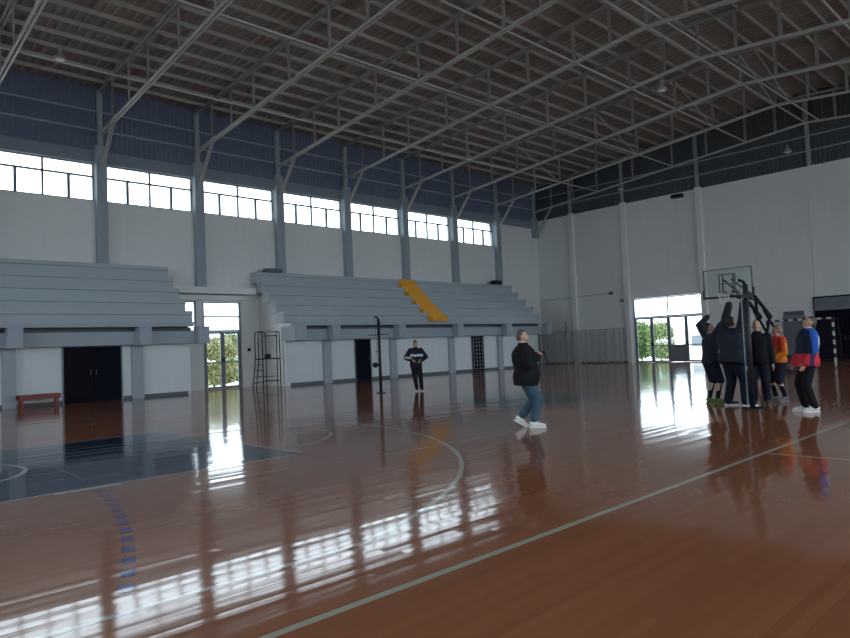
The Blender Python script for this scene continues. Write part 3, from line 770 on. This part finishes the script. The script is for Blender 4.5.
# ------------------------------------------------------------------ outside
w = MB(); w.box(-90, 60, -60, 120, -.35, -.21); q = st('ground_outside', w, mat('pale_paving', (.45, .45, .42), .9))
def leafy(name, lab, cat, loc, rx, ry, rz_, n, cols, h0=.2):
    t = thing(name, lab, cat, (loc[0], loc[1], -.21))
    m = mat(name+lab[:10], cols, .7, noise_amt=.55, scale=2.5)
    f = MB()
    for i in range(n):
        a = V((random.gauss(0, 1), random.gauss(0, 1), random.gauss(0, 1))).normalized()*(random.random()**.33)
        if name == 'shrub': a = V([math.copysign(abs(q)**.6, q) for q in a])
        c = V((a.x*rx, a.y*ry, rz_+h0+a.z*rz_)); s = random.uniform(.05, .12)
        d1 = V((random.gauss(0, 1), random.gauss(0, 1), random.gauss(0, 1))).normalized(); d2 = d1.cross(V((random.gauss(0, 1), random.gauss(0, 1), random.gauss(0, 1)))).normalized()
        f.poly([c-d1*s, c-d2*s*.5, c+d1*s, c+d2*s*.5])
    f.build('foliage', m, t)
    f = MB(); f.tube([(0, 0, -.2), (.03, 0, h0+rz_)], [.06, .03]); f.build('stem', mat('bark', (.12, .08, .05), .9), t)
leafy('shrub', 'yellow green shrub outside the left leaf of the tall glass door', 'shrub', (-31.6, 15.4, -.01), 1.15, 1.0, 1.2, 7500, (.27, .27, .11))
leafy('shrub', 'darker green shrub outside the right leaf of the tall glass door', 'shrub', (-34.1, 18.2, -.01), 1.1, 1.3, 1.35, 8500, (.17, .21, .10))
leafy('tree', 'green tree outside the left leaf of the far glazed entrance', 'tree', (-23.6, 43.4, -.01), 1.0, .9, 1.35, 6000, (.12, .20, .06), .2)
leafy('shrub', 'pale shrub outside the second leaf of the far glazed entrance', 'shrub', (-21.75, 42.6, -.01), .8, .8, 1.25, 4500, (.20, .26, .10))
w = MB(); w.box(-2.5, 2.5, 0, 2.5, 0, 2.0); w.box(-2.7, 2.7, -.2, 2.7, 2.0, 2.15)
hs = thing('building', 'low pale building outside the right half of the far glazed entrance', 'building', (-20.5, 48.5, -.2))
w.build('wall', mat('pale_render', (.75, .68, .66), .9), hs)
w = MB()
for i in (-1.4, 0, 1.4): w.box(i-.4, i+.4, -.03, 0, .9, 1.7)
w.build('window', M_FRAME, hs)

# ------------------------------------------------------------------ people
SKIN = mat('skin', (.50, .30, .22), .5, noise_amt=.04)
EYE = mat('eye_dark', (.02, .015, .012), .2); LIP = mat('lip', (.38, .16, .13), .5)
def ik(a, c, l1, l2, pole):
    a, c, pole = V(a), V(c), V(pole); d = c-a; L = min(d.length, (l1+l2)*.998); dn = d.normalized()
    c = a+dn*L; x = (l1*l1-l2*l2+L*L)/(2*L); h = math.sqrt(max(0, l1*l1-x*x))
    p = pole-dn*pole.dot(dn)
    return a+dn*x+p.normalized()*h, c
def lerp(a, b, t): return a+(b-a)*t
def torso(mb, P, g, lo, hi, hem=0, fat=1, n=24):
    """rings up the spine; lo..hi in metres above the pelvis centre; g = cloth thickness"""
    prof = [(-.14, .150, .095), (-.06, .172, .118), (.02, .170, .120), (.10, .155, .115), (.20, .155, .115), (.30, .168, .120), (.40, .176, .115), (.46, .165, .100), (.51, .115, .080), (.545, .068, .066), (.60, .058, .062)]
    def at(z):
        for i in range(len(prof)-1):
            if z <= prof[i+1][0]:
                t = max(0, (z-prof[i][0])/(prof[i+1][0]-prof[i][0])); return lerp(prof[i][1], prof[i+1][1], t), lerp(prof[i][2], prof[i+1][2], t)
        return prof[-1][1:]
    R = []; k = 16
    for i in range(k+1):
        z = lerp(lo, hi, i/k); rx, ry = at(z)
        bulge = fat if z < .42 else lerp(fat, 1, min(1, (z-.42)/.1))
        t = max(0, (.2-z))/.35*hem
        c = P['pel'] + (P['nk']-P['pel'])*(z/.54)
        c = c+V((0, .03*(fat-1)*4*math.exp(-((z-.08)/.15)**2), 0))
        R.append((c, (rx)*bulge+g+t, (ry)*(bulge**1.5)+g+t))
    mb.loft(R, P['side'], n)
def build_person(label, loc, rz, H, pose, dress):
    s = H/1.75
    root = thing('person', label, 'person', loc, rz)
    root.scale = (1, 1, 1)
    P = {}
    P['pel'] = V(pose.get('pel', (0, 0, .93))); lean = V(pose.get('lean', (0, 0, .54))).normalized()*.54
    P['nk'] = P['pel']+lean; P['side'] = V(pose.get('side', (1, 0, 0))).normalized()
    fat = dress.get('fat', 1)
    up = lean.normalized(); sd = P['side']; fw = up.cross(sd)
    parts = {}
    lift = pose.get('lift', (0, 0))
    for k, sg in (('R', 1), ('L', -1)):
        li = lift[0 if sg == 1 else 1]
        sh = P['pel']+up*(.455+li)+sd*sg*(.178-.3*li)*(1+(fat-1)*.5)
        hand = V(pose['hand'+k]); wr = V(hand)
        el, wr = ik(sh, wr, .285, .265, pose.get('elb'+k, (sg*.6, -1, -.3)))
        hp = P['pel']+V((0, 0, -.04))+P['side']*sg*.092
        an = V(pose['foot'+k]); kn, an = ik(hp, an, .42, .415, pose.get('kne'+k, (sg*.1, 1, 0)))
        P['sh'+k], P['el'+k], P['wr'+k], P['hp'+k], P['kn'+k], P['an'+k] = sh, el, wr, hp, kn, an
        P['toe'+k] = V(pose.get('toe'+k, (sg*.2, 1, 0))).normalized()
    yaw, pit = pose.get('head', (0, 0))
    hm = Matrix.Rotation(yaw, 3, 'Z') @ Matrix.Rotation(pit, 3, 'X')
    hc = P['nk']+V((0, .015, .0))+hm @ V((0, .01, .135))+V((0, 0, .01))
    # ---- body, one continuous surface
    b = MB()
    torso(b, P, 0, -.12, .60, 0, fat)
    for k, sg in (('R', 1), ('L', -1)):
        b.cap(P['sh'+k]-sd*sg*.04, P['sh'+k], .06, .058)
        b.cap(P['sh'+k], P['el'+k], .055, .042); b.cap(P['el'+k], P['wr'+k], .042, .029)
        m_ = lerp(P['el'+k], P['wr'+k], .3); b.cap(lerp(P['el'+k], m_, .3), m_, .043, .041)
        b.cap(P['hp'+k], P['kn'+k], .088, .056); b.cap(P['kn'+k], P['an'+k], .054, .036)
        c_ = lerp(P['kn'+k], P['an'+k], .3)+V((0, -.012, 0)); b.cap(lerp(P['kn'+k], c_, .5), lerp(c_, P['an'+k], .3), .055, .048)
        t = P['toe'+k]; b.cap(P['an'+k]+V((0, 0, -.03))-t*.03, P['an'+k]+t*.13+V((0, 0, -.045)), .035, .028)
        # hand
        wr = P['wr'+k]; d = pose.get('hdir'+k); d = V(d).normalized() if d else (wr-P['el'+k]).normalized()
        nrm = V(pose.get('palm'+k, (-sg, 0, 0))); nrm = (nrm-d*nrm.dot(d)).normalized(); side = d.cross(nrm)*pose.get('thumb'+k, 1)
        b.loft([(wr-d*.02, .027, .022), (wr+d*.02, .029, .018), (wr+d*.05, .036, .016), (wr+d*.085, .040, .014), (wr+d*.098, .034, .011)], side, 14)
        curl = pose.get('curl'+k, .35)
        for off, ln in ((.030, .068), (.011, .078), (-.009, .073), (-.028, .056)):
            p = wr+d*.088+side*off; dd = d.copy(); sg_ = [.46, .30, .24]
            pts = [p-d*.02]; 
            for j in range(3):
                pts.append(p); 
                ang = curl*(j*.9+.5); dd = (d*math.cos(ang)+nrm*math.sin(ang)).normalized(); p = p+dd*(ln*sg_[j]*1.05)
            pts.append(p); b.tube(pts, [.0095, .0095, .009, .0085, .0075], 8)
        p = wr+d*.022+side*.026; t1_ = (d*.55+side*.75+nrm*.25).normalized(); t2_ = (d*.8+side*.3+nrm*.5).normalized()
        b.tube([p-t1_*.01, p+t1_*.035, p+t1_*.035+t2_*.03, p+t1_*.035+t2_*.052], [.013, .012, .0105, .008], 8)
    # neck and head
    b.cap(P['nk']-up*.05, hc+hm @ V((0, -.015, -.05)), .060, .056)
    g = bmesh.ops.create_icosphere(b.bm, subdivisions=4, radius=1)
    for v in g['verts']:
        c = v.co.copy(); x, y, z = c.x*.077, c.y*.098, c.z*.118
        if z < 0:
            q = min(1, -z/.118); x *= 1-.30*q*q; y = y*(1-.12*q)+(.012*q)
            if y < 0: y *= 1-.35*q
        if y > .05 and abs(z-.012) < .03 and .015 < abs(x) < .05: y -= .008*(1-abs(z-.012)/.03)
        v.co = hc+hm @ V((x, y, z))
    H_ = lambda x, y, z: hc+hm @ V((x, y, z))
    b.ell(H_(0, .094, -.020), (.013, .020, .014), hm); b.cap(H_(0, .090, .015), H_(0, .103, -.018), .008, .011)
    b.ell(H_(0, .078, -.098), (.026, .020, .018), hm); b.ell(H_(0, .088, -.055), (.026, .012, .013), hm)
    b.ell(H_(0, .082, .034), (.048, .012, .010), hm)
    for sg in (-1, 1): b.ell(H_(sg*.078, -.008, -.008), (.010, .019, .031), hm)
    for v in b.bm.verts: v.co *= s
    body = remesh(b, 'body', SKIN, root, .0075*s, 2)
    for sg in (-1, 1):
        e = MB(); e.ell(H_(sg*.031, .080, .010)*s, (.012*s, .010*s, .007*s), hm); e.build('eye', EYE, root, True)
        e = MB(); e.cap(H_(sg*.016, .092, .031)*s, H_(sg*.047, .081, .031)*s, .005*s, .004*s); e.build('eyebrow', dress['hair'], root, True)
    e = MB(); e.cap(H_(-.020, .094, -.056)*s, H_(.020, .094, -.056)*s, .005*s, .005*s); e.build('mouth', LIP, root, True)
    # hair
    e = MB(); g = bmesh.ops.create_icosphere(e.bm, subdivisions=4, radius=1); th = dress.get('hair_th', 1.09)
    kill = []
    for v in g['verts']:
        c = v.co; x, y, z = c.x*.077*th, c.y*.098*th-.004, c.z*.118*th
        line = .055 if y > .03 else lerp(-.055, .055, max(0, min(1, (y+.05)/.08)))
        if dress.get('bald'): line = lerp(-.05, .02, max(0, min(1, (y+.06)/.06)));
        if z < line or (dress.get('bald') and z > .035): kill.append(v)
        v.co = H_(x+.002*noise.noise(V((x*90, y*90, z*90))), y, z)*s
    bmesh.ops.delete(e.bm, geom=kill, context='VERTS')
    hr = e.build('hair', dress['hair'], root, True); so = hr.modifiers.new('t', 'SOLIDIFY'); so.thickness = .014*s; so.offset = -1
    # ---- clothes
    def sc(mb):
        for v in mb.bm.verts: v.co *= s
        return mb
    tp = dress['top']; g_ = tp.get('g', .018); e = MB(); torso(e, P, g_, tp.get('lo', -.10), .52, tp.get('hem', .01), fat)
    for k, sg in (('R', 1), ('L', -1)):
        sh, el, wr = P['sh'+k], P['el'+k], P['wr'+k]
        e.cap(sh-sd*sg*.05-up*.02, sh, .068+g_, .062+g_); e.cap(sh, el, .058+g_, .048+g_)
        ln = tp.get('sleeve', .93)
        if ln > .1: e.cap(el, lerp(el, wr, ln), .047+g_, .034+g_)
    e.loft([(P['nk']-up*.04, .085+g_*.6, .078+g_*.6), (P['nk']+up*.035, .066+g_*.5, .066+g_*.5)], sd, 16)
    remesh(sc(e), tp['name'], tp['mat'], root, .012*s, 3)
    bt = dress['bottom']; g_ = bt.get('g', .014); e = MB(); torso(e, P, g_*.8, -.13, .10, 0, fat)
    for k in 'RL':
        hp, kn, an = P['hp'+k], P['kn'+k], P['an'+k]; ln = bt.get('len', .93)
        e.cap(hp, kn, .095+g_, .062+g_)
        if ln > .1: e.cap(kn, lerp(kn, an, ln), .060+g_, .046+g_)
        if ln > .1: e.cap(lerp(kn, an, .0), lerp(kn, an, .4), .058+g_, .056+g_)
    remesh(sc(e), bt['name'], bt['mat'], root, .012*s, 3)
    if 'sock' in dress:
        for k in 'RL':
            e = MB(); e.cap(lerp(P['kn'+k], P['an'+k], dress.get('sock_top', .5)), P['an'+k], .056, .044); remesh(sc(e), 'sock', dress['sock'], root, .012*s, 2)
    for k in 'RL':
        an, t = P['an'+k], P['toe'+k]; upv = V((0, 0, 1)); pr = t.copy(); side = V((t.y, -t.x, 0)).normalized(); nn = side.cross(t).normalized()
        heel = an-nn*.045-t*.065
        e = MB(); R = []
        for d_, rx, rz_, hh in ((0, .028, .030, .015), (.02, .038, .045, .028), (.07, .042, .055, .035), (.12, .042, .045, .025), (.18, .048, .034, .012), (.24, .045, .028, .006), (.275, .028, .020, .0)):
            R.append((heel+t*d_+nn*hh, rx, rz_))
        e.loft(R, side, 16); e.cap(an, an-nn*.03, .050, .052)
        so_ = remesh(sc(e), 'shoe', dress['shoe'], root, .009*s, 2)
        e = MB(); pts = []
        for d_, w_ in ((-.005, .025), (.03, .042), (.1, .043), (.19, .052), (.25, .045), (.285, .02)): pts.append((d_, w_))
        A = []
        for hh in (-.040, -.012):
            A.append([e.bm.verts.new((heel+t*d_+side*w_+nn*hh)*s) for d_, w_ in pts]+[e.bm.verts.new((heel+t*d_-side*w_+nn*hh)*s) for d_, w_ in pts[::-1]])
        n_ = len(A[0]); e.face(A[0]); e.face(A[1])
        for i in range(n_): e.face([A[0][i], A[0][(i+1) % n_], A[1][(i+1) % n_], A[1][i]])
        e.build('sole', dress.get('sole', M_WHITE), so_)
    # stand on the floor: lowest sole point at z = 0
    return root, P, s, H_
def zones(name, fn_cols, rough=.7):
    """cloth whose colour changes over the garment: list of (axis, limit, colour below/behind) applied in order"""
    m = bpy.data.materials.new(name); m.use_nodes = True; t = m.node_tree; b = t.nodes['Principled BSDF']; b.inputs['Roughness'].default_value = rough
    b.inputs['Specular IOR Level'].default_value = .2
    c = t.nodes.new('ShaderNodeTexCoord'); n = t.nodes.new('ShaderNodeTexNoise'); n.inputs['Scale'].default_value = 9
    t.links.new(c.outputs['Object'], n.inputs['Vector'])
    ad = t.nodes.new('ShaderNodeVectorMath'); ad.operation = 'MULTIPLY_ADD'; ad.inputs[1].default_value = (.05, .05, .05)
    t.links.new(n.outputs['Color'], ad.inputs[0]); t.links.new(c.outputs['Object'], ad.inputs[2])
    s = t.nodes.new('ShaderNodeSeparateXYZ'); t.links.new(ad.outputs[0], s.inputs[0])
    cur = None
    base = fn_cols[0]; val = t.nodes.new('ShaderNodeRGB'); val.outputs[0].default_value = (*base, 1); cur = val.outputs[0]
    for conds, col in fn_cols[1:]:
        f = None
        for ax, lo, hi in conds:
            for op, lim in (('GREATER_THAN', lo), ('LESS_THAN', hi)):
                q = t.nodes.new('ShaderNodeMath'); q.operation = op; q.inputs[1].default_value = lim; t.links.new(s.outputs[ax], q.inputs[0])
                if f is None: f = q.outputs[0]
                else:
                    r = t.nodes.new('ShaderNodeMath'); r.operation = 'MULTIPLY'; t.links.new(f, r.inputs[0]); t.links.new(q.outputs[0], r.inputs[1]); f = r.outputs[0]
        mx = t.nodes.new('ShaderNodeMix'); mx.data_type = 'RGBA'; t.links.new(cur, mx.inputs['A']); mx.inputs['B'].default_value = (*col, 1); t.links.new(f, mx.inputs['Factor']); cur = mx.outputs['Result']
    t.links.new(cur, b.inputs['Base Color']); return m
def cloth(name, col): return mat(name, col, .85, noise_amt=.12, scale=14, spec=.2)
HB = mat('hair_dark', (.02, .016, .014), .6); HG = mat('hair_greying', (.09, .075, .065), .6); HL = mat('hair_fair', (.22, .15, .08), .6)
BLK = cloth('black_cloth', (.010, .010, .013)); NAVY = cloth('navy_cloth', (.012, .016, .032)); DGREY = cloth('dark_grey_cloth', (.024, .030, .045))
JEANS = cloth('blue_denim', (.05, .095, .14)); WSH = mat('white_shoe', (.75, .74, .70), .5); DSH = mat('dark_shoe', (.02, .02, .025), .5)
GSH = mat('green_shoe', (.09, .17, .05), .5); GRS = mat('grey_shoe', (.12, .13, .14), .5)
R_ = math.radians
# man with the black jacket walking to the right
m1, P, s, H_ = build_person('man in black jacket, blue jeans and white shoes walking across the middle of the court', (-7.05, 9.0, 0), R_(-50), 1.69,
    dict(pel=(0, 0, .90), lean=(0, -.01, .54), side=(1, .1, 0), head=(-.1, .22), footR=(.10, .10, .085), toeR=(.15, 1, 0), footL=(-.08, -.12, .15), toeL=(-.05, .85, -.55), kneL=(0, 1, .1),
         handR=(.16, .20, 1.24), elbR=(.8, -1, -.4), handL=(-.10, .24, 1.22), elbL=(-.8, -1, -.5), palmR=(-1, 0, 0), palmL=(1, 0, 0), thumbL=-1, curlR=.9, curlL=.9),
    dict(hair=HG, fat=1.28, top=dict(name='jacket', mat=BLK, g=.045, lo=-.17, hem=.03), bottom=dict(name='jeans', mat=JEANS, g=.026, len=.80), sock=cloth('patterned_sock', (.02, .02, .025)), sock_top=.7, shoe=WSH, sole=M_WHITE))
f = MB(); f.box(-.03, .03, -.05, .05, -.035, .035); f.tube([(0, .04, -.02), (.01, .06, -.12), (0, .10, -.22), (.02, .12, -.16)], .008, 6)
q = f.build('handheld_device', M_BLACK, bevel=.008); q.location = (-6.86, 9.255, 1.235); q.rotation_euler = (0, 0, R_(-50)); tag(q, 'small black device with a hanging strap in the hand of the man in jeans', 'device')
# man in the black tracksuit
TRK = zones('tracksuit_top', [(.010, .011, .02), ([('Z', 1.17, 1.235), ('X', -.22, .20), ('Y', .02, .5)], (.62, .64, .70)), ([('Z', 1.235, 1.27), ('X', -.25, .25)], (.05, .05, .12)), ([('Z', 1.10, 1.17), ('X', .17, .4)], (.45, .46, .5))])
build_person('man in dark tracksuit with white chest stripe coming towards the camera in the distance', (-16.3, 15.05, 0), R_(-130), 1.69,
    dict(pel=(0, 0, .93), lean=(0, .03, .54), head=(.15, 0), footR=(-.0, -.05, .09), toeR=(.1, 1, 0), footL=(-.16, .06, .085), toeL=(-.2, 1, 0), handR=(.15, .22, 1.06), elbR=(1, -.6, 0), handL=(-.17, .20, 1.04), elbL=(-1, -.6, 0), palmR=(-1, 0, 0), palmL=(1, 0, 0), thumbL=-1),
    dict(hair=HB, top=dict(name='track_jacket', mat=TRK, g=.035, lo=-.10, hem=.01), bottom=dict(name='track_trousers', mat=BLK, g=.018, len=.95), shoe=DSH, sole=M_WHITE))
# A: arms up, shorts, green shoes
build_person('player in dark shirt and shorts with green shoes, arms raised, leftmost of the group', (-6.06, 13.98, 0), R_(-38), 1.70,
    dict(pel=(0, 0, .93), lean=(.02, .02, .54), head=(-.4, .35), footR=(.12, .05, .085), footL=(-.10, -.02, .085), lift=(.05, .05), handR=(.16, .32, 1.72), elbR=(.6, -.6, 0), handL=(-.17, .10, 1.87), elbL=(-.5, -1, 0), palmR=(0, 1, 0), palmL=(0, 1, 0), thumbR=-1),
    dict(hair=HB, fat=1.08, top=dict(name='shirt', mat=DGREY, g=.025, lo=-.06, hem=.01), bottom=dict(name='shorts', mat=NAVY, g=.03, len=.0), sock=BLK, sock_top=.08, shoe=GSH, sole=GSH))
# B: heavy man, back to the camera
build_person('heavily built man in dark grey sweatshirt seen from behind, both arms up at the post', (-5.44, 13.55, 0), R_(-20), 1.80,
    dict(pel=(0, 0, .93), lean=(.0, .05, .54), side=(1, -.0, 0), head=(-.1, .35), footR=(.17, .10, .085), toeR=(.6, 1, 0), footL=(-.15, -.0, .085), toeL=(.35, 1, 0), lift=(.06, .06), handR=(.28, .08, 2.0), elbR=(1, -.1, 0), handL=(-.12, .16, 2.0), elbL=(-1, .1, 0), palmR=(-1, 1, 0), palmL=(1, 1, 0), curlR=.7, curlL=.7, thumbR=-1),
    dict(hair=HB, fat=1.5, top=dict(name='sweatshirt', mat=DGREY, g=.035, lo=-.13, hem=.01), bottom=dict(name='trousers', mat=NAVY, g=.035, len=.96), shoe=DSH, sole=M_WHITE))
# C: bald man in black behind the post
build_person('bald man in black sweater and dark trousers facing the camera just right of the post', (-5.12, 14.05, 0), R_(-165), 1.70,
    dict(pel=(0, 0, .93), head=(.05, .25), footR=(.12, .02, .085), footL=(-.12, .0, .085), handR=(.27, .05, .80), elbR=(.6, -1, 0), handL=(-.27, .05, .80), elbL=(-.6, -1, 0), palmR=(-1, 0, 0), palmL=(1, 0, 0), thumbL=-1),
    dict(hair=HG, bald=True, hair_th=1.04, fat=1.12, top=dict(name='sweater', mat=BLK, g=.025, lo=-.12, hem=.01), bottom=dict(name='trousers', mat=NAVY, g=.025, len=.96), shoe=mat('brown_shoe', (.10, .045, .03), .5), sole=M_BASE))
# D: orange hoodie and dark shorts
HOOD = zones('orange_hoodie', [(.62, .06, .035), ([('Z', .6, 1.05)], (.62, .17, .02)), ([('Z', .98, 1.22), ('Y', -.4, .02)], (.50, .28, .02)), ([('Z', 1.05, 1.18), ('Y', .02, .5)], (.68, .12, .025))])
build_person('youth in orange and red hoodie with dark shorts standing beside the bald man', (-5.02, 14.85, 0), R_(140), 1.58,
    dict(pel=(0, 0, .93), head=(-.5, .2), footR=(.11, .04, .085), footL=(-.11, -.05, .085), handR=(.22, .16, .93), elbR=(.6, -1, 0), handL=(-.16, .22, .98), elbL=(-.6, -1, 0), palmR=(-1, 0, 0), palmL=(1, 0, 0), thumbL=-1),
    dict(hair=HL, fat=1.1, top=dict(name='hoodie', mat=HOOD, g=.035, lo=-.05, hem=.01), bottom=dict(name='shorts', mat=NAVY, g=.035, len=.0), sock=BLK, sock_top=.35, shoe=GRS, sole=GRS))
# E: blue, red and white jacket, looking up
JKT = zones('tricolour_jacket', [(.012, .02, .045), ([('Y', -.6, .05), ('Z', 1.05, 1.6)], (.02, .09, .42)), ([('Y', -.6, -.105), ('Z', 1.05, 1.45)], (.45, .50, .60)), ([('Z', .5, 1.05)], (.58, .03, .055)), ([('Z', .5, 1.05), ('Y', .0, .10)], (.05, .03, .09))])
m5, P, s, H_ = build_person('man in blue, red and black jacket looking up, rightmost of the group', (-3.92, 13.02, 0), R_(125), 1.71,
    dict(pel=(0, 0, .93), lean=(0, -.03, .54), head=(.0, .55), footR=(.10, .05, .085), toeR=(.1, 1, 0), footL=(-.10, -.04, .085), toeL=(-.1, 1, 0), handR=(.25, .14, .88), elbR=(.6, -1, 0), handL=(-.25, .12, .88), elbL=(-.6, -1, 0), palmR=(-1, 0, 0), palmL=(1, 0, 0), thumbL=-1),
    dict(hair=mat('hair_brown', (.07, .05, .04), .6), hair_th=1.05, fat=1.12, top=dict(name='jacket', mat=JKT, g=.045, lo=-.12, hem=.02), bottom=dict(name='trousers', mat=BLK, g=.022, len=.94), shoe=WSH, sole=M_WHITE))
